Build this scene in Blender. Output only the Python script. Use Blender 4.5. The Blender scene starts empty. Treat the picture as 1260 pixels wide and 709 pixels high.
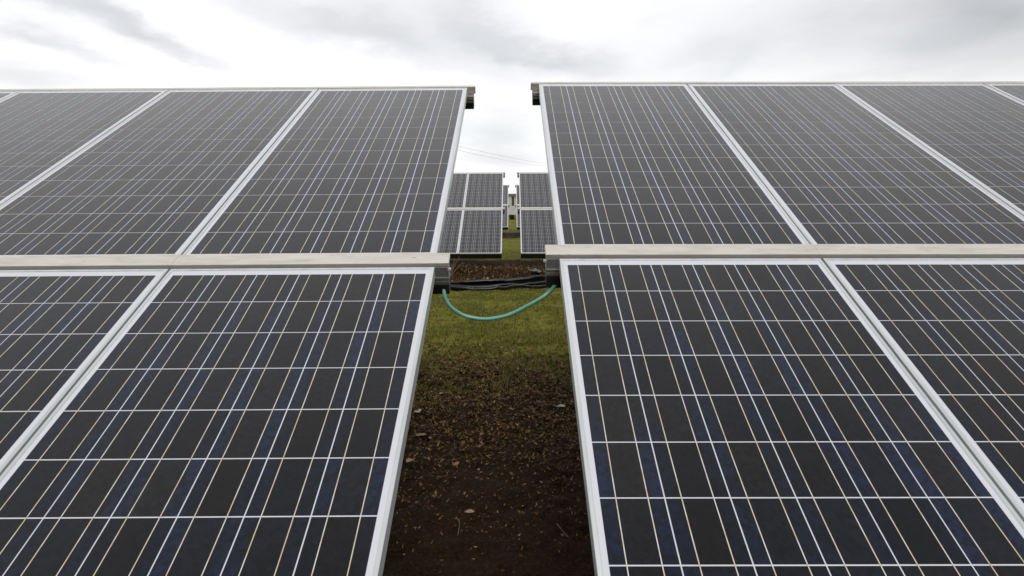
import bpy, bmesh, math, random
import numpy as np
from mathutils import Vector, Matrix, Euler

rng = np.random.default_rng(7)
random.seed(7)
scene = bpy.context.scene
COL = scene.collection
R = math.radians

# ------------------------------------------------------------------ camera
CAM_H = 1.65
cam_data = bpy.data.cameras.new('camera')
cam_data.sensor_width = 36.0
cam_data.lens = 36.0 * 662.25 / 1260.0
cam_data.clip_start = 0.02
cam_data.clip_end = 6000.0
cam = bpy.data.objects.new('camera', cam_data)
COL.objects.link(cam)
cam.location = (0, 0, CAM_H)
cam.matrix_world = (Matrix.Translation((0, 0, CAM_H))
                    @ Matrix.Rotation(R(90 - 9.304), 4, 'X')
                    @ Matrix.Rotation(R(-0.2176), 4, 'Z'))
scene.camera = cam

# ------------------------------------------------------------------ light
SUN_EL, SUN_AZ = R(52), R(168)          # azimuth clockwise from +Y: behind the camera on the right, veiled by cloud
world = bpy.data.worlds.new('World')
scene.world = world
world.use_nodes = True
wt = world.node_tree
wt.nodes.clear()
WN = wt.nodes.new
def L(tree, a, ai, b, bi): tree.links.new(a.outputs[ai], b.inputs[bi])
def wmath(op, a=None, b=None, c=None):
    n = WN('ShaderNodeMath'); n.operation = op
    for i, v in enumerate((a, b, c)):
        if v is None: continue
        if isinstance(v, (int, float)): n.inputs[i].default_value = v
        else: wt.links.new(v, n.inputs[i])
    return n.outputs[0]
out = WN('ShaderNodeOutputWorld'); bg = WN('ShaderNodeBackground')
bg.inputs['Strength'].default_value = 0.1
L(wt, bg, 0, out, 0)
sky = WN('ShaderNodeTexSky'); sky.sky_type = 'NISHITA'; sky.sun_disc = False
sky.sun_elevation = SUN_EL; sky.sun_rotation = SUN_AZ
tc = WN('ShaderNodeTexCoord'); sep = WN('ShaderNodeSeparateXYZ')
L(wt, tc, 'Generated', sep, 0)
zz = wmath('ADD', wmath('MAXIMUM', sep.outputs[2], 0.0), 0.16)
comb = WN('ShaderNodeCombineXYZ')
wt.links.new(wmath('DIVIDE', sep.outputs[0], zz), comb.inputs[0])
wt.links.new(wmath('DIVIDE', sep.outputs[1], zz), comb.inputs[1])
def wnoise(scale, detail, rough, off, dist=0.0):
    mp = WN('ShaderNodeMapping'); mp.inputs['Location'].default_value = off
    L(wt, comb, 0, mp, 0)
    n = WN('ShaderNodeTexNoise'); n.inputs['Scale'].default_value = scale
    n.inputs['Detail'].default_value = detail; n.inputs['Roughness'].default_value = rough
    n.inputs['Distortion'].default_value = dist
    L(wt, mp, 0, n, 'Vector')
    return n.outputs['Fac']
CLOUD_OFF = (1.3, 0.2, 0.0)
n_big = wnoise(0.55, 3.0, 0.5, CLOUD_OFF, 0.5)
n_fine = wnoise(1.9, 5.0, 0.5, (4.0, 7.0, 1.0), 0.8)
shade = wmath('ADD', wmath('MULTIPLY', n_big, 0.78), wmath('MULTIPLY', n_fine, 0.22))
# grey banks on the pale cloud sheet: centre on the cloud plane, two axes, depth
BANKS = [
((-1.3403, 2.0374), (1.713, 1.579), (-7.573, 2.644), 0.26),
((-1.6656, 2.0578), (2.84, 3.102), (-12.031, 4.397), 0.16),
((-1.9957, 2.3184), (2.382, 2.333), (-3.904, 3.749), 0.13),
((-0.6105, 2.1635), (1.916, 1.008), (-3.729, 4.703), 0.20),
((-0.0283, 2.252), (1.999, 0.393), (-4.197, 5.786), 0.20),
((1.4848, 2.0451), (-2.295, 1.605), (1.073, 1.601), 0.155),
((0.8338, 2.4163), (-3.847, 1.606), (2.892, 5.593), 0.05),
((1.5672, 1.8193), (-4.218, 3.615), (1.537, 4.415), 0.1),
((-0.0846, 4.0136), (-3.203, -0.046), (-0.488, 1.167), 0.13),
]
def wdot(vec, v):
    n = WN('ShaderNodeVectorMath'); n.operation = 'DOT_PRODUCT'; wt.links.new(vec, n.inputs[0]); n.inputs[1].default_value = v
    return n.outputs['Value']
wv = WN('ShaderNodeTexNoise'); wv.inputs['Scale'].default_value = 1.6; wv.inputs['Detail'].default_value = 7; wv.inputs['Roughness'].default_value = 0.62
L(wt, comb, 0, wv, 'Vector')
wsub = WN('ShaderNodeVectorMath'); wsub.operation = 'SUBTRACT'; L(wt, wv, 'Color', wsub, 0); wsub.inputs[1].default_value = (.5, .5, .5)
wmul = WN('ShaderNodeVectorMath'); wmul.operation = 'SCALE'; L(wt, wsub, 0, wmul, 0); wmul.inputs['Scale'].default_value = 0.7
wadd = WN('ShaderNodeVectorMath'); L(wt, comb, 0, wadd, 0); L(wt, wmul, 0, wadd, 1)
dark = None
for (cx, cy), ua, va, amp in BANKS:
    off = WN('ShaderNodeVectorMath'); off.operation = 'SUBTRACT'; L(wt, wadd, 0, off, 0); off.inputs[1].default_value = (cx, cy, 0)
    u = wdot(off.outputs[0], (*ua, 0)); v = wdot(off.outputs[0], (*va, 0))
    r2 = wmath('ADD', wmath('MULTIPLY', u, u), wmath('MULTIPLY', v, v))
    g = wmath('MULTIPLY', wmath('EXPONENT', wmath('MULTIPLY', r2, -0.9)), amp * 1.25)
    dark = g if dark is None else wmath('ADD', dark, g)
tex = wmath('MULTIPLY', wmath('MAXIMUM', wmath('SUBTRACT', 0.60, shade), 0.0), 1.0)
dark = wmath('ADD', wmath('MULTIPLY', dark, wmath('ADD', 0.35, wmath('MULTIPLY', n_fine, 1.5))), tex)
lum = wmath('SUBTRACT', 1.0, dark)
ramp = WN('ShaderNodeCombineColor')
wt.links.new(wmath('SUBTRACT', wmath('MULTIPLY', lum, 1.01), 0.01), ramp.inputs[0]); wt.links.new(lum, ramp.inputs[1]); wt.links.new(wmath('ADD', wmath('MULTIPLY', lum, 0.97), 0.03), ramp.inputs[2])
# sky brighter beyond the field; unseen part overhead and behind dimmed to darken reflections
dotn = WN('ShaderNodeVectorMath'); dotn.operation = 'DOT_PRODUCT'
L(wt, tc, 'Generated', dotn, 0); dotn.inputs[1].default_value = (-0.17, 0.925, 0.34)
glow = WN('ShaderNodeMapRange'); glow.interpolation_type = 'SMOOTHSTEP'
L(wt, dotn, 'Value', glow, 0)
glow.inputs[1].default_value = 0.05; glow.inputs[2].default_value = 1.0
glow.inputs[3].default_value = 4.2; glow.inputs[4].default_value = 13.4
cl = WN('ShaderNodeVectorMath'); cl.operation = 'SCALE'
L(wt, ramp, 0, cl, 0); L(wt, glow, 0, cl, 'Scale')
# thinner cloud low on the sky lets a little blue through
cover = wmath('SUBTRACT', 0.97, wmath('MULTIPLY', wmath('SUBTRACT', 1.0, n_fine), 0.14))
mix = WN('ShaderNodeMix'); mix.data_type = 'RGBA'
wt.links.new(cover, mix.inputs['Factor'])
wt.links.new(sky.outputs[0], mix.inputs[6]); wt.links.new(cl.outputs[0], mix.inputs[7])
wt.links.new(mix.outputs[2], bg.inputs['Color'])

sd = bpy.data.lights.new('sun', 'SUN'); sd.energy = 1.5; sd.angle = R(30); sd.color = (1.0, 0.97, 0.92)
sun = bpy.data.objects.new('sun', sd); COL.objects.link(sun)
sdir = Vector((math.sin(SUN_AZ) * math.cos(SUN_EL), math.cos(SUN_AZ) * math.cos(SUN_EL), math.sin(SUN_EL)))
sun.rotation_euler = sdir.to_track_quat('Z', 'Y').to_euler()
sun.location = sdir * 40

scene.view_settings.view_transform = 'Standard'
scene.view_settings.look = 'None'
scene.view_settings.exposure = 0.0
scene.view_settings.gamma = 1.0

# ------------------------------------------------------------------ material helpers
class NT:
    def __init__(self, name):
        self.m = bpy.data.materials.new(name); self.m.use_nodes = True
        self.t = self.m.node_tree; self.p = self.t.nodes['Principled BSDF']
    def n(self, kind, **kw):
        nd = self.t.nodes.new(kind)
        for k, v in kw.items(): setattr(nd, k, v)
        return nd
    def set(self, **kw):
        for k, v in kw.items(): self.p.inputs[k.replace('_', ' ')].default_value = v
    def link(self, a, b): self.t.links.new(a, b)
    def math(self, op, a, b=None, c=None):
        nd = self.n('ShaderNodeMath', operation=op)
        for i, v in enumerate((a, b, c)):
            if v is None: continue
            if isinstance(v, (int, float)): nd.inputs[i].default_value = v
            else: self.link(v, nd.inputs[i])
        return nd.outputs[0]
    def noise(self, scale, detail=4, rough=0.55, coord='Object', vec=None, stretch=None):
        nd = self.n('ShaderNodeTexNoise')
        nd.inputs['Scale'].default_value = scale; nd.inputs['Detail'].default_value = detail
        nd.inputs['Roughness'].default_value = rough
        v = vec
        if v is None: v = self.n('ShaderNodeTexCoord').outputs[coord]
        if stretch:
            mp = self.n('ShaderNodeMapping'); mp.inputs['Scale'].default_value = stretch
            self.link(v, mp.inputs[0]); v = mp.outputs[0]
        self.link(v, nd.inputs['Vector'])
        return nd.outputs['Fac']
    def ramp(self, fac, stops):
        nd = self.n('ShaderNodeValToRGB'); self.link(fac, nd.inputs[0])
        els = nd.color_ramp.elements
        while len(els) < len(stops): els.new(0.5)
        for el, (p, c) in zip(els, stops):
            el.position = p; el.color = (*c, 1) if len(c) == 3 else c
        return nd.outputs[0]
    def mix(self, fac, a, b, blend='MIX'):
        nd = self.n('ShaderNodeMix', data_type='RGBA', blend_type=blend)
        for s, v in ((nd.inputs['Factor'], fac), (nd.inputs[6], a), (nd.inputs[7], b)):
            if isinstance(v, (int, float)): s.default_value = v
            elif isinstance(v, tuple): s.default_value = (*v, 1)
            else: self.link(v, s)
        return nd.outputs[2]
    def smooth(self, v, a, b):
        nd = self.n('ShaderNodeMapRange', interpolation_type='SMOOTHSTEP')
        self.link(v, nd.inputs[0]); nd.inputs[1].default_value = a; nd.inputs[2].default_value = b
        return nd.outputs[0]
    def bump(self, h, strength=0.3, dist=0.01):
        b = self.n('ShaderNodeBump'); b.inputs['Strength'].default_value = strength
        b.inputs['Distance'].default_value = dist
        self.link(h, b.inputs['Height']); self.link(b.outputs[0], self.p.inputs['Normal'])

M = {}
GLASS_IOR = 1.46
def glass_coat(t, rough_lo=0.03, rough_hi=0.11):
    t.set(Coat_Weight=1.0, Coat_IOR=GLASS_IOR, Roughness=0.55, IOR=1.3)
    t.set(Specular_IOR_Level=0.1, Sheen_Weight=0.14, Sheen_Roughness=0.45)
    d = t.noise(2.2, 5, 0.6, coord='Object')
    r = t.n('ShaderNodeMapRange'); t.link(d, r.inputs[0])
    r.inputs[1].default_value = 0.3; r.inputs[2].default_value = 0.7
    r.inputs[3].default_value = rough_lo; r.inputs[4].default_value = rough_hi
    t.link(r.outputs[0], t.p.inputs['Coat Roughness'])

# polycrystalline silicon cell
t = NT('silicon_cell')
uv = t.n('ShaderNodeTexCoord').outputs['UV']
su = t.n('ShaderNodeSeparateXYZ'); t.link(uv, su.inputs[0])
edge = t.math('ABSOLUTE', t.math('SUBTRACT', su.outputs[0], 0.5))
wb = t.noise(1.9, 3, 0.6, vec=t.n('ShaderNodeNewGeometry').outputs['Position'])
blue_fac = t.math('MULTIPLY', t.smooth(edge, 0.16, 0.36), t.smooth(wb, 0.28, 0.60))
oi = t.n('ShaderNodeObjectInfo'); geo = t.n('ShaderNodeNewGeometry')
rnd = t.math('FRACT', t.math('ADD', oi.outputs['Random'], geo.outputs['Random Per Island']))
wpos = geo.outputs['Position']
vor = t.n('ShaderNodeTexVoronoi'); vor.inputs['Scale'].default_value = 85.0
t.link(wpos, vor.inputs['Vector'])
sv = t.n('ShaderNodeSeparateColor'); t.link(vor.outputs['Color'], sv.inputs[0])
grain = t.math('MULTIPLY_ADD', sv.outputs[0], 1.1, 0.45)
rnd2 = t.math('FRACT', t.math('MULTIPLY', rnd, 7.31))
grey = t.mix(rnd2, t.mix(rnd, (0.0018, 0.0022, 0.0042), (0.0052, 0.0066, 0.0128)), t.mix(rnd, (0.0026, 0.0025, 0.0028), (0.0078, 0.0074, 0.0080)))
blue = t.mix(rnd, (0.0026, 0.0050, 0.0150), (0.0070, 0.0130, 0.0380))
base = t.mix(blue_fac, grey, blue)
sc = t.n('ShaderNodeVectorMath', operation='SCALE'); t.link(base, sc.inputs[0]); t.link(grain, sc.inputs['Scale'])
# thin film of dust on the glass
dust = t.noise(1.7, 6, 0.65, vec=wpos)
dustf = t.math('MULTIPLY', t.smooth(dust, 0.42, 0.75), 0.014)
t.link(t.mix(dustf, sc.outputs[0], (0.32, 0.30, 0.27)), t.p.inputs['Base Color'])
glass_coat(t); M['cell'] = t.m

t = NT('white_backsheet'); t.set(Base_Color=(0.76, 0.77, 0.83, 1)); glass_coat(t); M['backsheet'] = t.m
t = NT('busbar_ribbon')
wb = t.noise(26, 2, 0.5, vec=t.n('ShaderNodeNewGeometry').outputs['Position'])
t.link(t.mix(t.smooth(wb, 0.35, 0.65), (0.70, 0.57, 0.37), (0.80, 0.78, 0.74)), t.p.inputs['Base Color'])
glass_coat(t); t.set(Metallic=0.15); M['busbar'] = t.m

t = NT('anodised_aluminium')
n1 = t.noise(3.0, 6, 0.65, stretch=(9, 0.6, 9)); n2 = t.noise(40, 3, 0.6)
c = t.ramp(n1, [(0.3, (0.60, 0.63, 0.64)), (0.6, (0.74, 0.77, 0.77)), (0.75, (0.66, 0.67, 0.66))])
t.link(c, t.p.inputs['Base Color'])
t.set(Metallic=0.35, Roughness=0.42); t.bump(n2, 0.05, 0.002); M['alu'] = t.m

t = NT('weathered_rail')
n1 = t.noise(4.0, 7, 0.75, stretch=(1.2, 7, 7)); n2 = t.noise(17, 5, 0.7, stretch=(0.6, 3, 3)); n3 = t.noise(2.1, 4, 0.6)
c = t.ramp(n1, [(0.28, (0.52, 0.48, 0.42)), (0.5, (0.70, 0.665, 0.60)), (0.72, (0.79, 0.765, 0.71))])
c = t.mix(t.math('MULTIPLY', t.smooth(n2, 0.62, 0.74), 0.65), c, (0.20, 0.17, 0.13))
c = t.mix(t.math('MULTIPLY', t.smooth(n3, 0.5, 0.7), 0.35), c, (0.72, 0.71, 0.69))
t.link(c, t.p.inputs['Base Color'])
t.set(Metallic=0.1, Roughness=0.6); t.bump(n1, 0.15, 0.002); M['rail'] = t.m

t = NT('galvanised_steel')
n1 = t.noise(18, 6, 0.7)
t.link(t.ramp(n1, [(0.3, (0.27, 0.255, 0.235)), (0.55, (0.44, 0.43, 0.40)), (0.75, (0.55, 0.54, 0.51))]), t.p.inputs['Base Color'])
t.set(Metallic=0.5, Roughness=0.5); M['galv'] = t.m
t = NT('dark_steel_tube')
n1 = t.noise(22, 6, 0.7)
t.link(t.ramp(n1, [(0.35, (0.016, 0.014, 0.012)), (0.65, (0.035, 0.028, 0.022)), (0.8, (0.07, 0.05, 0.035))]), t.p.inputs['Base Color'])
t.set(Roughness=0.6); M['tube'] = t.m
t = NT('bright_bolt'); t.set(Base_Color=(0.75, 0.75, 0.74, 1), Metallic=0.7, Roughness=0.3); M['bolt'] = t.m

t = NT('green_hose_rubber')
n1 = t.noise(14, 4, 0.6)
t.link(t.ramp(n1, [(0.3, (0.10, 0.36, 0.26)), (0.6, (0.18, 0.50, 0.39)), (0.8, (0.36, 0.60, 0.52))]), t.p.inputs['Base Color'])
t.set(Roughness=0.27); M['hose'] = t.m
t = NT('black_polythene')
n1 = t.noise(9, 5, 0.7)
t.link(t.ramp(n1, [(0.35, (0.006, 0.006, 0.0065)), (0.7, (0.012, 0.012, 0.013)), (0.85, (0.05, 0.045, 0.04))]), t.p.inputs['Base Color'])
t.set(Roughness=0.2); t.p.inputs['Specular IOR Level'].default_value = 0.4; M['pipe'] = t.m
t = NT('black_weed_film')
n1 = t.noise(7, 6, 0.7)
t.link(t.ramp(n1, [(0.35, (0.004, 0.004, 0.0045)), (0.62, (0.008, 0.008, 0.009)), (0.75, (0.05, 0.05, 0.052)), (0.85, (0.10, 0.095, 0.09))]), t.p.inputs['Base Color'])
t.set(Roughness=0.8); t.p.inputs['Specular IOR Level'].default_value = 0.0; M['film'] = t.m
t = NT('grey_plastic_scrap'); t.set(Base_Color=(0.30, 0.33, 0.35, 1), Roughness=0.4); M['scrap'] = t.m

# ground: dark soil below the arrays, mossy grass in the lanes
t = NT('ground_soil_and_moss')
pos = t.n('ShaderNodeNewGeometry').outputs['Position']
sp = t.n('ShaderNodeSeparateXYZ'); t.link(pos, sp.inputs[0])
nl = t.noise(1.1, 5, 0.6, vec=pos); nm = t.noise(6.5, 6, 0.65, vec=pos); nf = t.noise(55, 5, 0.7, vec=pos)
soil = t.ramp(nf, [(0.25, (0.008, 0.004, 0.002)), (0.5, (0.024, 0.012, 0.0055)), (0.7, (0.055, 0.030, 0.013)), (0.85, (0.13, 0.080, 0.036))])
moss = t.ramp(nm, [(0.25, (0.10, 0.058, 0.014)), (0.42, (0.15, 0.13, 0.02)), (0.6, (0.175, 0.19, 0.027)), (0.8, (0.25, 0.245, 0.047))])
moss = t.mix(t.math('MULTIPLY', t.smooth(nf, 0.45, 0.7), 0.45), moss, (0.035, 0.032, 0.007))
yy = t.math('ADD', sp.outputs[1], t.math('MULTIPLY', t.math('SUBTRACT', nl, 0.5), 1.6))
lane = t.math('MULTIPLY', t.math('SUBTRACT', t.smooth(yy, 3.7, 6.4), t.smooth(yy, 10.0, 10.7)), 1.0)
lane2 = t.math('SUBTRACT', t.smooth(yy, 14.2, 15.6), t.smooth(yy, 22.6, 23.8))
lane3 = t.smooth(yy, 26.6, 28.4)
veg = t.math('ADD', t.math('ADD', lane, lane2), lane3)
patch = t.smooth(t.math('ADD', t.math('MULTIPLY', nm, 0.5), t.math('MULTIPLY', nl, 0.5)), 0.33, 0.46)
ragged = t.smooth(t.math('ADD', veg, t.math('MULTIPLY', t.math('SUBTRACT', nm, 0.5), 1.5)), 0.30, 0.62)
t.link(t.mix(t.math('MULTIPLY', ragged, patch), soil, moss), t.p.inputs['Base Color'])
t.set(Roughness=0.95); t.p.inputs['Specular IOR Level'].default_value = 0.1
t.bump(nf, 0.6, 0.02); M['ground'] = t.m

def foliage(name, stops, rough=0.7):
    t = NT(name)
    r = t.n('ShaderNodeNewGeometry').outputs['Random Per Island']
    t.link(t.ramp(r, stops), t.p.inputs['Base Color'])
    t.set(Roughness=rough); t.p.inputs['Specular IOR Level'].default_value = 0.2
    return t.m
M['grass'] = foliage('short_grass', [(0.0, (0.05, 0.06, 0.010)), (0.4, (0.15, 0.18, 0.026)), (0.75, (0.25, 0.255, 0.04)), (0.9, (0.32, 0.22, 0.07)), (1.0, (0.55, 0.46, 0.26))])
M['litter'] = foliage('leaf_litter', [(0.0, (0.016, 0.006, 0.003)), (0.5, (0.085, 0.042, 0.013)), (0.82, (0.22, 0.125, 0.04)), (0.95, (0.36, 0.23, 0.09)), (1.0, (0.38, 0.27, 0.15))])
M['straw'] = foliage('dry_grass', [(0.0, (0.03, 0.014, 0.006)), (0.5, (0.10, 0.052, 0.020)), (0.85, (0.18, 0.105, 0.045)), (1.0, (0.30, 0.20, 0.10))])
t = NT('pale_dry_leaf')
n1 = t.noise(60, 4, 0.6); oi = t.n('ShaderNodeObjectInfo')
c = t.mix(oi.outputs['Random'], (0.58, 0.40, 0.26), (0.78, 0.68, 0.56))
t.link(t.mix(t.math('MULTIPLY', t.smooth(n1, 0.5, 0.7), 0.4), c, (0.20, 0.13, 0.08)), t.p.inputs['Base Color'])
t.set(Roughness=0.7); M['leaf'] = t.m
t = NT('dry_stem'); n1 = t.noise(30, 4, 0.6)
t.link(t.ramp(n1, [(0.3, (0.12, 0.075, 0.04)), (0.7, (0.25, 0.17, 0.10))]), t.p.inputs['Base Color']); t.set(Roughness=0.8); M['stem'] = t.m
t = NT('white_render'); n1 = t.noise(2.5, 6, 0.65)
t.link(t.ramp(n1, [(0.3, (0.55, 0.54, 0.52)), (0.6, (0.74, 0.74, 0.73))]), t.p.inputs['Base Color']); t.set(Roughness=0.8); M['white'] = t.m
t = NT('brown_paint'); n1 = t.noise(6, 4, 0.6)
t.link(t.ramp(n1, [(0.3, (0.10, 0.055, 0.03)), (0.7, (0.16, 0.09, 0.05))]), t.p.inputs['Base Color']); t.set(Roughness=0.6); M['brown'] = t.m
t = NT('roof_sheet'); n1 = t.noise(3, 4, 0.6)
t.link(t.ramp(n1, [(0.3, (0.26, 0.33, 0.38)), (0.7, (0.36, 0.43, 0.47))]), t.p.inputs['Base Color']); t.set(Roughness=0.5, Metallic=0.2); M['roof'] = t.m
t = NT('concrete'); n1 = t.noise(12, 6, 0.65)
t.link(t.ramp(n1, [(0.3, (0.20, 0.19, 0.18)), (0.7, (0.34, 0.33, 0.31))]), t.p.inputs['Base Color']); t.set(Roughness=0.9); M['concrete'] = t.m
t = NT('cable_metal'); t.set(Base_Color=(0.38, 0.39, 0.40, 1), Roughness=0.5); M['cable'] = t.m

# ------------------------------------------------------------------ mesh helpers
def link_obj(name, mesh, mat=None, parent=None):
    if mat is not None and len(mesh.materials) == 0: mesh.materials.append(mat)
    o = bpy.data.objects.new(name, mesh); COL.objects.link(o)
    if parent is not None: o.parent = parent
    return o
def bm_mesh(name, bm, smooth=False):
    me = bpy.data.meshes.new(name); bm.to_mesh(me); bm.free()
    if smooth:
        for p in me.polygons: p.use_smooth = True
    return me
def box(bm, x0, x1, y0, y1, z0, z1, bev=0.0):
    ps = [(x, y, z) for z in (z0, z1) for y in (y0, y1) for x in (x0, x1)]
    v = [bm.verts.new(p) for p in ps]
    fs = [bm.faces.new([v[i] for i in f]) for f in ((0, 2, 3, 1), (4, 5, 7, 6), (0, 1, 5, 4), (2, 6, 7, 3), (0, 4, 6, 2), (1, 3, 7, 5))]
    if bev > 0:
        es = list({e for f in fs for e in f.edges})
        bmesh.ops.bevel(bm, geom=es, offset=bev, segments=2, affect='EDGES', profile=0.5)
def tube(bm, pts, rad, seg=10, rads=None):
    pts = [Vector(p) for p in pts]; rings = []
    up = Vector((0.13, 0.2, 1)).normalized()
    for i, p in enumerate(pts):
        d = (pts[min(i + 1, len(pts) - 1)] - pts[max(i - 1, 0)]).normalized()
        a = d.cross(up)
        if a.length < 1e-3: a = d.cross(Vector((1, 0, 0)))
        a.normalize(); b = a.cross(d)
        r = rads[i] if rads else rad
        rings.append([bm.verts.new(p + (a * math.cos(2 * math.pi * k / seg) + b * math.sin(2 * math.pi * k / seg)) * r) for k in range(seg)])
    for r0, r1 in zip(rings, rings[1:]):
        for k in range(seg): bm.faces.new((r0[k], r0[(k + 1) % seg], r1[(k + 1) % seg], r1[k]))
    bm.faces.new(rings[0][::-1]); bm.faces.new(rings[-1])
def tag(o, label=None, cat=None, group=None, kind=None):
    if label: o['label'] = label
    if cat: o['category'] = cat
    if group: o['group'] = group
    if kind: o['kind'] = kind
    return o
def empty(name, loc):
    o = bpy.data.objects.new(name, None); o.empty_display_size = 0.2
    o.location = loc; COL.objects.link(o); return o
def raw_mesh(name, verts, faces_n, idx):
    """fast mesh from numpy: all faces with the same vertex count"""
    me = bpy.data.meshes.new(name)
    nf = len(idx) // faces_n
    me.vertices.add(len(verts)); me.vertices.foreach_set('co', np.ascontiguousarray(verts, dtype=np.float32).ravel())
    me.loops.add(len(idx)); me.loops.foreach_set('vertex_index', np.ascontiguousarray(idx, dtype=np.int32))
    me.polygons.add(nf); me.polygons.foreach_set('loop_start', np.arange(0, len(idx), faces_n, dtype=np.int32))
    me.update(calc_edges=True)
    me.polygons.foreach_set('use_smooth', np.zeros(nf, dtype=bool)); return me

# ------------------------------------------------------------------ ground
def vnoise(x, y, seed):
    xi = np.floor(x).astype(np.int64); yi = np.floor(y).astype(np.int64)
    fx = x - xi; fy = y - yi; fx = fx * fx * (3 - 2 * fx); fy = fy * fy * (3 - 2 * fy)
    def h(a, b):
        n = (a * 374761393 + b * 668265263 + seed * 1442695) & 0x7fffffff
        n = ((n ^ (n >> 13)) * 1274126177) & 0x7fffffff
        return ((n ^ (n >> 16)) & 0xffff) / 65535.0
    return (h(xi, yi) * (1 - fx) + h(xi + 1, yi) * fx) * (1 - fy) + (h(xi, yi + 1) * (1 - fx) + h(xi + 1, yi + 1) * fx) * fy
def ground_z(x, y):
    x = np.asarray(x, float); y = np.asarray(y, float)
    near = np.clip((34 - np.abs(y)) / 10, 0, 1) * np.clip((14 - np.abs(x)) / 6, 0, 1)
    z = 0.030 * (vnoise(x * 2.2, y * 2.2, 1) - .5) + 0.022 * (vnoise(x * 7, y * 7, 2) - .5) + (0.014 + 0.018 * np.clip((6 - y) / 2, 0, 1)) * (vnoise(x * 19, y * 19, 3) - .5)
    # spoil bank behind the pipes, along the second row
    z = z + 0.16 * np.exp(-((y - 11.9 - 0.25 * (vnoise(x * .8, y * 0, 5) - .5)) / 0.55) ** 2) * (0.7 + 0.6 * vnoise(x * 1.7, y * 1.7, 6))
    z = z - 0.05 * np.exp(-((y - 10.4) / 0.40) ** 2)
    return z * near
def axis(parts):
    a = np.concatenate([np.arange(s, e, d) for s, e, d in parts]); return np.unique(np.round(a, 4))
gx = axis([(-2500, -300, 550), (-300, -40, 40), (-40, -8, 4), (-8, -3, 0.4), (-3, -1.3, 0.07), (-1.3, 1.3, 0.026), (1.3, 3, 0.07), (3, 8, 0.4), (8, 40, 4), (40, 300, 40), (300, 2501, 550)])
gy = axis([(-2500, -300, 550), (-300, -20, 40), (-20, 0, 2), (0, 4.5, 0.03), (4.5, 13.5, 0.045), (13.5, 34, 0.35), (34, 80, 4), (80, 400, 40), (400, 3001, 650)])
X, Y = np.meshgrid(gx, gy)
V = np.stack([X.ravel(), Y.ravel(), ground_z(X, Y).ravel()], 1)
nx, ny = len(gx), len(gy)
ii = (np.arange(ny - 1)[:, None] * nx + np.arange(nx - 1)[None, :]).ravel()
me = raw_mesh('ground', V, 4, np.stack([ii, ii + 1, ii + nx + 1, ii + nx], 1).ravel())
for p in me.polygons: p.use_smooth = True
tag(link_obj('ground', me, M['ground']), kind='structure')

# ------------------------------------------------------------------ solar arrays
PW, PH = 1.006, 1.970           # panel
PITCH = 1.012                   # column pitch
CELL, CP = 0.1554, 0.159
MU = 0.0275                     # side margin to the first cell
MT, MB = 0.040, 0.025           # margins at the top and bottom of the sheet
NC, NR = 6, 12
GAP_V = 0.075
FD = 0.040

def ring(bm, prof, w, h):
    """mitred frame: profile points are (inset, z)"""
    rows = [[bm.verts.new(p) for p in ((i, i, z), (w - i, i, z), (w - i, h - i, z), (i, h - i, z))] for i, z in prof]
    for a, b in zip(rows, rows[1:] + rows[:1]):
        for k in range(4):
            bm.faces.new((a[k], a[(k + 1) % 4], b[(k + 1) % 4], b[k]))
bm = bmesh.new()
ring(bm, [(0.0, -FD), (0.0, 0.0012), (0.0012, 0.0024), (0.0108, 0.0024), (0.012, 0.0012), (0.012, -0.004), (0.0025, -0.004), (0.0025, -FD)], PW, PH)
FRAME_ME = bm_mesh('frame', bm); FRAME_ME.materials.append(M['alu'])
bm = bmesh.new(); box(bm, 0.003, PW - 0.003, 0.003, PH - 0.003, -0.0038, 0.0)
SHEET_ME = bm_mesh('solar_panel', bm); SHEET_ME.materials.append(M['backsheet'])

def cell_quads(centres, half=CELL / 2, z0=0.0001, z1=0.0006, mats=None):
    """small flat slabs with UVs, from a list of (x, y) centres"""
    n = len(centres); c = np.asarray(centres, float).reshape(n, 1, -1)
    loc = np.array([(-1, -1, 0), (1, -1, 0), (1, 1, 0), (-1, 1, 0), (-1, -1, 1), (1, -1, 1), (1, 1, 1), (-1, 1, 1)], float)
    v = np.zeros((n, 8, 3)); v[:, :, 0] = c[:, :, 0] + loc[:, 0] * half; v[:, :, 1] = c[:, :, 1] + loc[:, 1] * half
    v[:, :, 2] = np.where(loc[:, 2] > 0, z1, z0)
    if mats is not None:        # each cell in its own panel's frame
        A = np.asarray(mats)
        v = np.einsum('nij,nkj->nki', A[:, :3, :3], v) + A[:, None, :3, 3]
    f = np.array([4, 5, 6, 7, 0, 1, 5, 4, 1, 2, 6, 5, 2, 3, 7, 6, 3, 0, 4, 7])
    idx = (np.arange(n)[:, None] * 8 + f[None, :]).ravel()
    me = raw_mesh('solar_cell', v.reshape(-1, 3), 4, idx)
    uvl = me.uv_layers.new(name='UVMap')
    q = (loc[:, :2] + 1) / 2
    uvl.data.foreach_set('uv', np.tile(q[f], (n, 1)).astype(np.float32).ravel())
    me.materials.append(M['cell']); return me
CELL_ME = cell_quads([(0, 0)])
CELL_POS = [(MU + CELL / 2 + c * CP, PH - MT - CELL / 2 - r * CP) for r in range(NR) for c in range(NC)]
ALL_CELLS_ME = cell_quads(CELL_POS)
bm = bmesh.new()
for c in range(NC):
    for q in (0.25, 0.75):
        x = MU + c * CP + CELL * q
        box(bm, x - 0.0013, x + 0.0013, PH - MT - NR * CP + 0.004, PH - MT - 0.001, 0.0007, 0.0011)
BUS_ME = bm_mesh('busbar', bm); BUS_ME.materials.append(M['busbar'])

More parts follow.
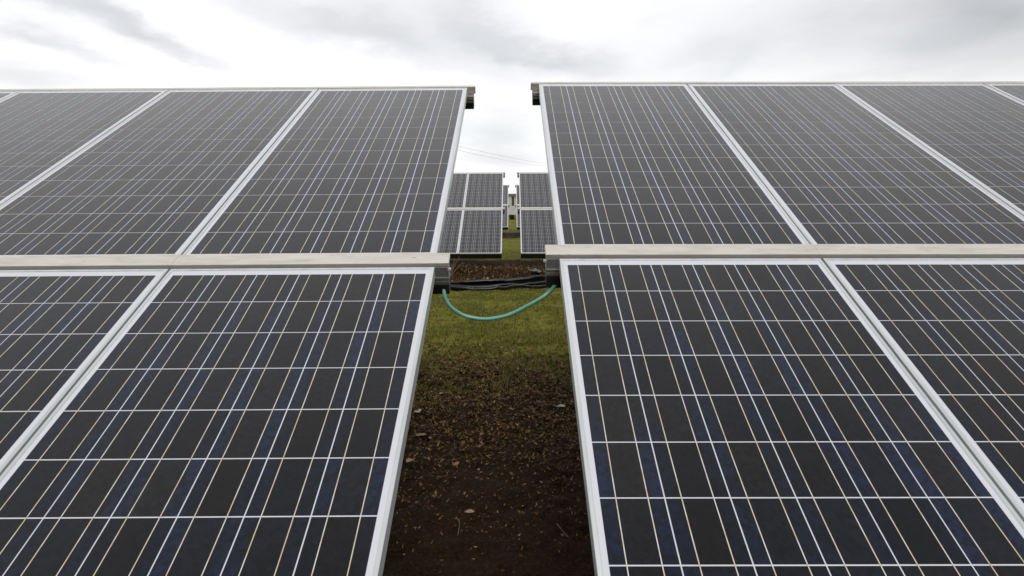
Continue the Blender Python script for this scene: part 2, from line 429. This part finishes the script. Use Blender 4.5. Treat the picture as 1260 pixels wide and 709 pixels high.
CAMP = Vector((0, 0, CAM_H))
def visible_area(pts):
    """rough projected size of a cell, zero when out of frame"""
    mi = cam.matrix_world.inverted(); q = []
    for p in pts:
        c = mi @ p
        if c.z > -0.05: return 0.0
        q.append((c.x / -c.z * 662.25 + 630, 354.5 - c.y / -c.z * 662.25))
    cx = sum(a for a, b in q) / 4; cy = sum(b for a, b in q) / 4
    if not (-25 < cx < 1285 and -10 < cy < 725): return 0.0
    return abs(sum(q[i][0] * q[(i + 1) % 4][1] - q[(i + 1) % 4][0] * q[i][1] for i in range(4))) / 2

def solar_array(loc, rot, side, ncol, detail, label):
    """loc: point on the panel plane, at the corridor edge of the upper side of the lower panel row"""
    A = Matrix.Translation(loc) @ Euler(rot, 'XYZ').to_matrix().to_4x4()
    root = empty('solar_array', (loc[0], loc[1], 0))
    tag(root, label, 'solar array', 'ground mounted solar arrays in rows')
    B = Matrix.Translation((-loc[0], -loc[1], 0)) @ A          # panel plane in the array's own space
    cells = []
    E0 = 0.003                                                  # first frame starts this far from the fitted edge
    width = ncol * PITCH
    for c in range(ncol):
        x0 = E0 + c * PITCH if side > 0 else -(E0 + c * PITCH + PW)
        for v0 in (-PH, GAP_V):
            p = bpy.data.objects.new('solar_panel', SHEET_ME); COL.objects.link(p); p.parent = root
            jig = Matrix.Translation((0, random.uniform(-.001, .001), random.uniform(-.0012, .0012))) @ Matrix.Rotation(random.uniform(-.0012, .0012), 4, 'Z')
            PM = B @ Matrix.Translation((x0, v0, 0)) @ jig
            p.matrix_local = PM
            link_obj('frame', FRAME_ME, None, p)
            tag(link_obj('busbar', BUS_ME, None, p), kind='stuff')
            if detail:
                for cx, cy in CELL_POS:
                    mw = Matrix.Translation((loc[0], loc[1], 0)) @ PM
                    h = CELL / 2
                    a = visible_area([mw @ Vector((cx + i * h, cy + j * h, 0)) for i, j in ((-1, -1), (1, -1), (1, 1), (-1, 1))])
                    cells.append((a, p, cx, cy, PM))
            else:
                tag(link_obj('solar_cell', ALL_CELLS_ME, None, p), kind='stuff')
    if detail:
        cells.sort(key=lambda t: -t[0])
        for a, p, cx, cy, _ in cells[:300]:
            o = link_obj('solar_cell', CELL_ME, None, p); o.location = (cx, cy, 0)
        Bi = B.inverted(); rest = cells[300:]
        me = cell_quads([(q[2], q[3]) for q in rest], mats=[np.array(Bi @ q[4]) for q in rest])
        o = link_obj('solar_cell', me, None, root); o.matrix_local = B; tag(o, kind='stuff')
    # rails, purlins and beams run along the row and stand out at the corridor end
    def along(name, mat, v0, v1, z0, z1, ext, bev=0.002, shape=None):
        bm = bmesh.new()
        xa, xb = -ext, width + 0.03
        if side < 0: xa, xb = -xb, ext
        if shape == 'rib':           # extruded profile with two lips
            box(bm, xa, xb, v0 + 0.004, v1, z0, z1, 0.001)
            box(bm, xa - 0.001, xb + 0.001, v0, v0 + 0.0035, z0 - 0.001, z0 + 0.010)
            box(bm, xa - 0.001, xb + 0.001, v0, v0 + 0.0035, z0 + 0.020, z0 + 0.027)
        else:
            box(bm, xa, xb, v0, v1, z0, z1, bev)
        o = link_obj(name, bm_mesh(name, bm), mat, root); o.matrix_local = B; return o
    for v0, v1, z0, z1 in ((0.0150, 0.0840, -0.0085, 0.0090), (PH + GAP_V + 0.003, PH + GAP_V + 0.034, -0.0412, 0.005)):
        for c in range(ncol):
            ua = -0.050 if c == 0 else c * PITCH + 0.0003
            ub = (c + 1) * PITCH - 0.0003
            xa, xb = (ua, ub) if side > 0 else (-ub, -ua)
            bm = bmesh.new(); box(bm, xa, xb, v0, v1, z0, z1, 0.0012)
            o = link_obj('clamp_rail', bm_mesh('clamp_rail', bm), M['rail'], root)
            o.matrix_local = B @ Matrix.Translation((0, random.uniform(-.0006, .0006), random.uniform(-.0004, .0004)))
    along('purlin', M['galv'], 0.0090, 0.0680, -0.086, -0.0105, 0.046, shape='rib')
    along('beam', M['tube'], 0.0060, 0.0700, -0.138, -0.0885, 0.044)
    v = PH + GAP_V - 0.055
    along('purlin', M['galv'], v, v + 0.070, -0.082, -0.0425, 0.040, shape='rib')
    along('beam', M['tube'], v + 0.004, v + 0.070, -0.128, -0.0845, 0.038)
    along('beam', M['tube'], -PH - 0.020, -PH - 0.0025, -0.135, -0.012, -0.004)  # dark bar hiding the lower frame side, standing in for its shade
    # bolt on the purlin end
    bm = bmesh.new(); bmesh.ops.create_cone(bm, cap_ends=True, segments=6, radius1=0.008, radius2=0.007, depth=0.012)
    o = link_obj('bolt', bm_mesh('bolt', bm), M['bolt'], root)
    s = 0.052 if side < 0 else -0.052
    o.matrix_local = B @ Matrix.Translation((s, 0.012, -0.020)) @ Matrix.Rotation(R(90), 4, 'Y')
    # rafters and posts
    k = 0
    while True:
        u = 1.75 + k * 2.1
        if u > width - 0.2: break
        x = u * side
        bm = bmesh.new(); box(bm, x - 0.03, x + 0.03, -PH - 0.0015, PH + GAP_V - 0.02, -0.205, -0.1395, 0.003)
        o = link_obj('rafter', bm_mesh('rafter', bm), M['galv'], root); o.matrix_local = B
        for v in (-1.15, 1.25):
            pt = B @ Vector((x, v, -0.198))
            bm = bmesh.new(); box(bm, pt.x - 0.04, pt.x + 0.04, pt.y - 0.05, pt.y + 0.05, -0.25, pt.z, 0.004)
            link_obj('post', bm_mesh('post', bm), M['galv'], root)
        k += 1
    return root

TILT = R(29.36)
solar_array((0.1812, 2.0664, CAM_H - 0.2249), (TILT, R(0.143), R(-0.010)), 1, 5, True,
            'large solar array filling the right foreground, grey panels in white frames')
solar_array((-0.2925, 2.0376, CAM_H - 0.2527), (TILT, R(-0.198), R(-0.036)), -1, 5, True,
            'large solar array filling the left foreground, grey panels in white frames')
D2, D3 = 14.0, 26.35
solar_array((0.205, D2, CAM_H - 0.240), (TILT, 0, 0), 1, 4, False,
            'second row solar array right of the corridor, partly hidden by the nearest right array')
solar_array((-0.230, D2, CAM_H - 0.240), (TILT, 0, 0), -1, 4, False,
            'second row solar array left of the corridor with two panel columns showing')
solar_array((0.225, D3, CAM_H - 0.255), (TILT, 0, 0), 1, 3, False,
            'farthest solar array, thin sliver right of the white hut')
solar_array((-0.165, D3, CAM_H - 0.255), (TILT, 0, 0), -1, 3, False,
            'farthest solar array, narrow strip left of the white hut')

# ------------------------------------------------------------------ hose and pipes
def bez(p, n):
    """Catmull-Rom through points"""
    P = [Vector(q) for q in p]; P = [P[0] * 2 - P[1]] + P + [P[-1] * 2 - P[-2]]
    res = []
    for i in range(1, len(P) - 2):
        for k in range(n):
            s = k / n; a, b, c, d = P[i - 1:i + 3]
            res.append(0.5 * ((2 * b) + (c - a) * s + (2 * a - 5 * b + 4 * c - d) * s * s + (3 * b - a - 3 * c + d) * s ** 3))
    res.append(P[-2]); return res
HOSE = [(-0.262, 2.14, 1.395), (-0.269, 2.11, 1.320), (-0.267, 2.10, 1.276), (-0.249, 2.10, 1.237), (-0.211, 2.10, 1.205), (-0.163, 2.10, 1.187), (-0.098, 2.10, 1.181),
        (-0.017, 2.10, 1.196), (0.064, 2.10, 1.235), (0.118, 2.10, 1.266), (0.150, 2.115, 1.288), (0.172, 2.145, 1.308), (0.186, 2.185, 1.325)]
bm = bmesh.new(); tube(bm, bez(HOSE, 8), 0.0075, 12)
tag(link_obj('cable_hose', bm_mesh('cable_hose', bm, True), M['hose']), 'green hose sagging between the two nearest solar arrays', 'hose')

pipes = [
    ([(-7, 10.7), (-4, 10.75), (-1.6, 10.66), (-0.6, 10.66), (0.3, 10.85), (0.9, 11.05), (2.0, 11.1), (5, 11.0), (7, 10.9)], 0.036, 'farthest of three black pipes lying along the dark bank'),
    ([(-7, 10.2), (-4, 10.25), (-1.5, 10.16), (-0.8, 10.05), (-0.1, 10.15), (0.5, 10.55), (1.0, 10.8), (2.2, 10.8), (5, 10.7), (7, 10.6)], 0.028, 'middle of three black pipes on the ground'),
    ([(-7, 9.85), (-4, 9.85), (-1.6, 9.80), (-0.9, 9.70), (-0.25, 9.74), (0.3, 10.05), (0.7, 10.32), (1.3, 10.5), (3, 10.4), (7, 10.2)], 0.026, 'nearest of three black pipes, bordering the mossy grass'),
]
for pts, r, lab in pipes:
    cv = bez([(x, y, 0) for x, y in pts], 12)
    cv = [Vector((p.x, p.y, float(ground_z(p.x, p.y)) + r * 0.8 + 0.035 + 0.012 * math.sin(p.x * 5 + r * 300))) for p in cv]
    bm = bmesh.new(); tube(bm, cv, r, 12)
    tag(link_obj('pipe', bm_mesh('pipe', bm, True), M['pipe']), lab, 'pipe', 'black pipes on the ground')

# black film that the pipes lie on, wrinkled
nx2, ny2 = 260, 16
sx = np.linspace(-6, 6, nx2); sv = np.linspace(0, 1, ny2)
SX, SV = np.meshgrid(sx, sv)
front = 9.74 + np.interp(SX, [-6, -1, -0.2, 0.4, 0.9, 6], [0.05, -0.02, 0.02, 0.42, 0.72, 0.7]) + 0.10 * (vnoise(SX * 2.5, SX * 0 + 3, 31) - .5)
back = 10.78 + 0.25 * np.clip(SX, 0, 1) + 0.16 * (vnoise(SX * 1.7, SX * 0 + 9, 32) - .5)
SY = front + (back - front) * SV
SZ = ground_z(SX, SY) + 0.010 + 0.022 * vnoise(SX * 5, SY * 9, 33) + 0.014 * vnoise(SX * 13, SY * 17, 34)
ii = (np.arange(ny2 - 1)[:, None] * nx2 + np.arange(nx2 - 1)[None, :]).ravel()
me = raw_mesh('plastic_sheet', np.stack([SX.ravel(), SY.ravel(), SZ.ravel()], 1), 4, np.stack([ii, ii + 1, ii + nx2 + 1, ii + nx2], 1).ravel())
for p in me.polygons: p.use_smooth = True
tag(link_obj('plastic_sheet', me, M['film']), 'black wrinkled plastic sheet on the ground under the black pipes', 'plastic sheet')

def scatter_sheet(name, mat, x, y, w, d, h, rz, seed):
    rs = np.random.default_rng(seed); n = 7
    bm = bmesh.new(); g = []
    for j in range(n):
        for i in range(n):
            a, b = i / (n - 1) - .5, j / (n - 1) - .5
            edge = 1 + 0.25 * rs.uniform(-1, 1)
            g.append((a * w * edge, b * d * edge, h * (0.35 + rs.uniform(-.5, .5)) * (1 - (2 * a) ** 2 * .5)))
    vt = [bm.verts.new(p) for p in g]
    for j in range(n - 1):
        for i in range(n - 1): bm.faces.new((vt[j * n + i], vt[j * n + i + 1], vt[(j + 1) * n + i + 1], vt[(j + 1) * n + i]))
    bmesh.ops.solidify(bm, geom=list(bm.faces), thickness=0.003)
    o = link_obj(name, bm_mesh(name, bm, True), mat)
    o.location = (x, y, float(ground_z(x, y)) + 0.05); o.rotation_euler = (0, 0, rz); return o
tag(scatter_sheet('plastic_scrap', M['scrap'], 0.50, 11.45, 0.26, 0.30, 0.10, 0.3, 3), 'crumpled grey plastic scrap lying on the black pipes at right', 'scrap')

# ------------------------------------------------------------------ vegetation and litter
def blades(name, mat, x, y, hgt, wid, lean, two=True):
    n = len(x); z = ground_z(x, y)
    a = rng.uniform(0, 2 * np.pi, n); l = rng.uniform(0.1, 1, n) * lean; la = rng.uniform(0, 2 * np.pi, n)
    dx, dy = np.cos(a) * wid / 2, np.sin(a) * wid / 2
    v = np.zeros((n, 5, 3))
    mx, my = np.cos(la) * l * hgt, np.sin(la) * l * hgt
    v[:, 0] = np.stack([x - dx, y - dy, z - .004], 1); v[:, 1] = np.stack([x + dx, y + dy, z - .004], 1)
    v[:, 2] = np.stack([x + dx * .8 + mx * .35, y + dy * .8 + my * .35, z + hgt * .6], 1)
    v[:, 3] = np.stack([x - dx * .8 + mx * .35, y - dy * .8 + my * .35, z + hgt * .6], 1)
    v[:, 4] = np.stack([x + mx, y + my, z + hgt * np.sqrt(np.maximum(1 - (l * .8) ** 2, .1))], 1)
    f = np.array([0, 1, 2, 0, 2, 3, 3, 2, 4])
    me = raw_mesh(name, v.reshape(-1, 3), 3, (np.arange(n)[:, None] * 5 + f[None]).ravel())
    return tag(link_obj(name, me, mat), kind='stuff')
def flakes(name, mat, x, y, size, tilt):
    n = len(x); z = ground_z(x, y)
    a = rng.uniform(0, 2 * np.pi, n); asp = rng.uniform(.12, .6, n)
    u = np.stack([np.cos(a), np.sin(a), rng.uniform(-tilt, tilt, n)], 1) * size[:, None] / 2
    w = np.stack([-np.sin(a), np.cos(a), rng.uniform(-tilt, tilt, n)], 1) * (size * asp)[:, None] / 2
    c = np.stack([x, y, z + rng.uniform(.002, .014, n)], 1)
    curl = np.zeros((n, 3)); curl[:, 2] = size * rng.uniform(0, .25, n)
    v = np.stack([c - u + curl, c - w, c + u + curl * .6, c + w], 1)
    f = np.array([0, 1, 3, 1, 2, 3])
    me = raw_mesh(name, v.reshape(-1, 3), 3, (np.arange(n)[:, None] * 4 + f[None]).ravel())
    return tag(link_obj(name, me, mat), kind='stuff')
def sample(n, x0, x1, y0, y1): return rng.uniform(x0, x1, n), rng.uniform(y0, y1, n)
# grass of the first lane
gxs, gys = [], []
for n, b in ((150000, (-1.5, 1.5, 3.5, 10.1)), (60000, (-4.5, 4.5, 4.3, 10.3)), (40000, (-3.5, 3.5, 14.4, 23.5)), (26000, (-2, 2, 27, 50))):
    x, y = sample(n, *b)
    m = vnoise(x * 3.1, y * 3.1, 11) * .6 + vnoise(x * 9, y * 9, 12) * .4
    edge = np.clip((y - 3.9) / 2.6, 0, 1) if b[2] < 5 else np.ones_like(y)
    keep = rng.uniform(0, 1, n) < np.clip((m - .28) * 2.6, 0.05, 1) * np.clip(edge + (m - .5) * 1.2 * (edge < 1), 0, 1)
    gxs.append(x[keep]); gys.append(y[keep])
x = np.concatenate(gxs); y = np.concatenate(gys); n = len(x)
blades('grass', M['grass'], x, y, rng.uniform(.010, .032, n) * (1 + .5 * vnoise(x * 2, y * 2, 14)), rng.uniform(.003, .006, n), 1.0)
tx, ty = sample(420, -1.6, 1.6, 4.4, 10.0); cnt = rng.integers(5, 16, len(tx))
tx = np.repeat(tx, cnt) + rng.normal(0, .018, cnt.sum()); ty = np.repeat(ty, cnt) + rng.normal(0, .018, cnt.sum())
blades('grass', M['grass'], tx, ty, rng.uniform(.03, .075, len(tx)), rng.uniform(.003, .006, len(tx)), 1.1)
x, y = sample(9000, -4, 4, 11.0, 13.6)
x2, y2 = sample(900, -3, 3, 23.6, 26); x = np.r_[x, x2]; y = np.r_[y, y2]
blades('dry_grass', M['straw'], x, y, rng.uniform(.03, .14, len(x)), rng.uniform(.005, .012, len(x)), 1.6)
x, y = sample(90000, -1.2, 1.2, 0.35, 6.4)
keep = rng.uniform(0, 1, len(x)) < np.clip((6.5 - y) / 1.8, 0.1, 1) * (0.35 + 0.65 * (vnoise(x * 4, y * 4, 41) > .35)) * np.clip((y - 2.1) / 1.8, .10, 1); x = x[keep]; y = y[keep]
flakes('leaf_litter', M['litter'], x, y, rng.uniform(.3, 1, len(x)) ** 2 * np.clip(.006 + .0085 * y, .012, .05), 0.8)
x, y = sample(16000, -1.1, 1.1, 2.9, 5.6)
keep = rng.uniform(0, 1, len(x)) < np.clip((y - 2.9) / 1.2, 0, 1); x = x[keep]; y = y[keep]
flakes('leaf_litter', M['straw'], x, y, rng.uniform(.2, 1, len(x)) ** 2 * .04, 0.7)
x, y = sample(9000, -2.2, 2.2, 4.6, 10.1)
flakes('leaf_litter', M['straw'], x, y, rng.uniform(.2, 1, len(x)) ** 2 * .055, 0.5)
x, y = sample(9000, -4, 4, 10.6, 13.8)
flakes('leaf_litter', M['litter'], x, y, rng.uniform(.03, .10, len(x)), 0.6)

# single pale leaves that can be picked out
def leaf_mesh(seed):
    rs = random.Random(seed); bm = bmesh.new(); n = 10
    rows = []
    for i in range(n + 1):
        s = i / n; w = 0.30 * math.sin(math.pi * min(1, s * 1.02)) ** 0.8 * (1 + rs.uniform(-.12, .12)) + 0.004
        zc = 0.16 * (s - .5) ** 2 * rs.uniform(.6, 1.4)
        rows.append([bm.verts.new((s - .5, -w, zc + w * .45)), bm.verts.new((s - .5, 0, zc)), bm.verts.new((s - .5, w, zc + w * rs.uniform(.2, .6)))])
    for a, b in zip(rows, rows[1:]):
        for k in range(2): bm.faces.new((a[k], a[k + 1], b[k + 1], b[k]))
    bmesh.ops.solidify(bm, geom=list(bm.faces), thickness=0.012)
    return bm_mesh('fallen_leaf', bm, True)
LEAVES = []   # filled below: x, y, size, turn, label
LEAF_SPOTS = [
    (-0.594, 4.39, 0.075, 0.4, 'pale leaf, uppermost beside the left array frame on dark soil'),
    (-0.735, 3.987, 0.095, 1.9, 'tan leaf against the left array frame, largest on the soil'),
    (-0.650, 3.591, 0.090, 0.2, 'orange tan leaf just below another beside the left frame'),
    (-0.645, 3.156, 0.075, 1.2, 'dull leaf lowest beside the left array frame'),
    (0.386, 4.092, 0.085, 2.6, 'pinkish leaf on dark soil near the right array frame'),
    (-0.227, 2.601, 0.055, 0.1, 'pale leaf lying alone in the middle of the darkest soil'),
    (-0.353, 3.174, 0.045, 1.3, 'small narrow pale leaf left of centre on brown soil'),
    (-1.025, 8.656, 0.10, 0.5, 'white leaf on the moss near the upper left bend of the green hose'),
    (0.092, 6.068, 0.10, 0.6, 'brown pink leaf on the moss near the right frame'),
]
for i, (lx, ly, s, a, lab) in enumerate(LEAF_SPOTS):
    o = link_obj('fallen_leaf', leaf_mesh(20 + i), M['leaf'])
    o.location = (lx, ly, float(ground_z(lx, ly)) + 0.016); o.scale = (s, s, s); o.rotation_euler = (random.uniform(-.25, .25), random.uniform(-.2, .2), a)
    tag(o, lab, 'leaf', 'fallen leaves on the soil')
def stick(name, pts, r, lab, group=None):
    bm = bmesh.new(); c = bez(pts, 5); tube(bm, c, r, 6, [r * (1 - .6 * i / len(c)) for i in range(len(c))])
    return tag(link_obj(name, bm_mesh(name, bm, True), M['stem']), lab, 'twig', group)
def gz(x, y, dz=0.012): return (x, y, float(ground_z(x, y)) + dz)
stick('twig', [gz(0.225, 2.52), gz(0.252, 2.47, .022), gz(0.275, 2.43)], 0.0035, 'straight thin twig on dark soil near the right frame', 'twigs on the soil')
stick('twig', [gz(-0.295, 2.56), gz(-0.270, 2.49, .025), gz(-0.272, 2.42)], 0.003, 'bent thin twig on dark soil left of centre', 'twigs on the soil')

# dry weed by the left beam end, rooted on the bank
root = tag(empty('dry_weed', (-1.30, 11.2, float(ground_z(-1.30, 11.2)))), 'dry brown weed with bare stems beside the left beam end', 'weed')
for dx, dy, h, k in ((0.20, 0.02, 0.46, 0.12), (0.11, 0.05, 0.42, 0.16), (0.04, -0.04, 0.30, -0.04), (0.27, 0.05, 0.33, .05)):
    bm = bmesh.new(); c = bez([(0, 0, -.03), (dx * .3, dy * .3, h * .4), (dx * .75, dy, h * .8), (dx, dy * 1.4, h)], 5)
    tube(bm, c, .012, 6, [.013 * (1 - .6 * i / len(c)) for i in range(len(c))])
    link_obj('stem', bm_mesh('stem', bm, True), M['stem'], root)

# ------------------------------------------------------------------ hut beyond the rows
hx, hy = 0.10, 57.0
root = tag(empty('utility_hut', (hx, hy, 0)), 'small white hut with a brown shutter at the far end of the corridor', 'hut')
bm = bmesh.new()
for b in ((-1.5, -0.10, 0, .12, 0.12, 2.18), (0.16, 1.5, 0, .12, 0.12, 2.18), (-0.10, 0.16, 0, .12, 0.12, 1.02), (-0.10, 0.16, 0, .12, 2.0, 2.18),
          (-1.5, -1.38, .12, 2.4, 0.12, 2.18), (1.38, 1.5, .12, 2.4, 0.12, 2.18), (-1.38, 1.38, 2.28, 2.4, 0.12, 2.18)): box(bm, *b)
link_obj('wall', bm_mesh('wall', bm), M['white'], root)
bm = bmesh.new(); box(bm, -1.6, 1.6, -.1, 2.5, -0.1, 0.118, .01); link_obj('plinth', bm_mesh('plinth', bm), M['concrete'], root)
bm = bmesh.new(); box(bm, -1.75, 1.75, -.25, 2.65, 2.183, 2.29, .01); link_obj('roof', bm_mesh('roof', bm), M['roof'], root)
bm = bmesh.new(); box(bm, -0.098, 0.158, .035, .075, 1.022, 1.998)
for k in range(8): box(bm, -0.08, 0.14, .022, .034, 1.05 + k * .118, 1.13 + k * .118)
link_obj('shutter', bm_mesh('shutter', bm), M['brown'], root)

# low bush in front of the hut
bx, by = 0.02, 46.0
root = tag(empty('bush', (bx, by, 0)), 'small dark low bush on the grass in front of the white hut', 'bush')
n = 700; ang = rng.uniform(0, 2 * np.pi, n); rr = np.sqrt(rng.uniform(0, 1, n)) * .20; zz_ = rng.uniform(.02, .36, n)
cc = np.stack([np.cos(ang) * rr, np.sin(ang) * rr * .8, zz_], 1); q1 = rng.normal(0, 1, (n, 3)) * .03; q2 = rng.normal(0, 1, (n, 3)) * .03
v = np.stack([cc - q1, cc - q2, cc + q1, cc + q2], 1).reshape(-1, 3)
me = raw_mesh('foliage', v, 4, np.arange(4 * n))
link_obj('foliage', me, foliage('bush_leaf', [(0, (0.02, 0.026, 0.008)), (1, (0.07, 0.075, 0.02))]), root)
bm = bmesh.new(); tube(bm, [(0, 0, -.05), (.01, 0, .12), (.03, .01, .26)], .02, 6); link_obj('stem', bm_mesh('stem', bm), M['stem'], root)

# ------------------------------------------------------------------ overhead line
def pole(x, y, h, lab):
    r = tag(empty('utility_pole', (x, y, 0)), lab, 'pole', 'poles of the overhead line')
    bm = bmesh.new(); tube(bm, [(0, 0, -.3), (0, 0, h * .5), (0, 0, h + .25)], .11, 12, [.14, .12, .09]); link_obj('shaft', bm_mesh('shaft', bm, True), M['concrete'], r)
    bm = bmesh.new(); box(bm, -.6, .6, -.05, .05, h - .12, h - .02, .004); o = link_obj('crossarm', bm_mesh('crossarm', bm), M['galv'], r); o.location = (0, -.14, 0)
    return r
P0, P1 = (-6.6, 36.0), (9.4, 90.0)
pole(P0[0], P0[1], 5.75, 'concrete pole of the overhead line behind the left arrays')
pole(P1[0], P1[1], 7.0, 'concrete pole of the overhead line behind the right arrays')
for dx, sag, dz, lab in ((0.45, 0.35, 0.0, 'upper thin overhead cable crossing the sky in the gap'), (-0.45, 0.55, 0.0, 'lower thin overhead cable crossing the sky in the gap')):
    pts = []
    for i in range(25):
        s = i / 24; pts.append((P0[0] + dx + (P1[0] - P0[0]) * s, P0[1] - .14 + (P1[1] - P0[1]) * s, 5.75 + 1.25 * s - 4 * sag * s * (1 - s) + dz))
    bm = bmesh.new(); tube(bm, pts, 0.009, 6)
    tag(link_obj('overhead_cable', bm_mesh('overhead_cable', bm, True), M['cable']), lab, 'cable', 'overhead cables')
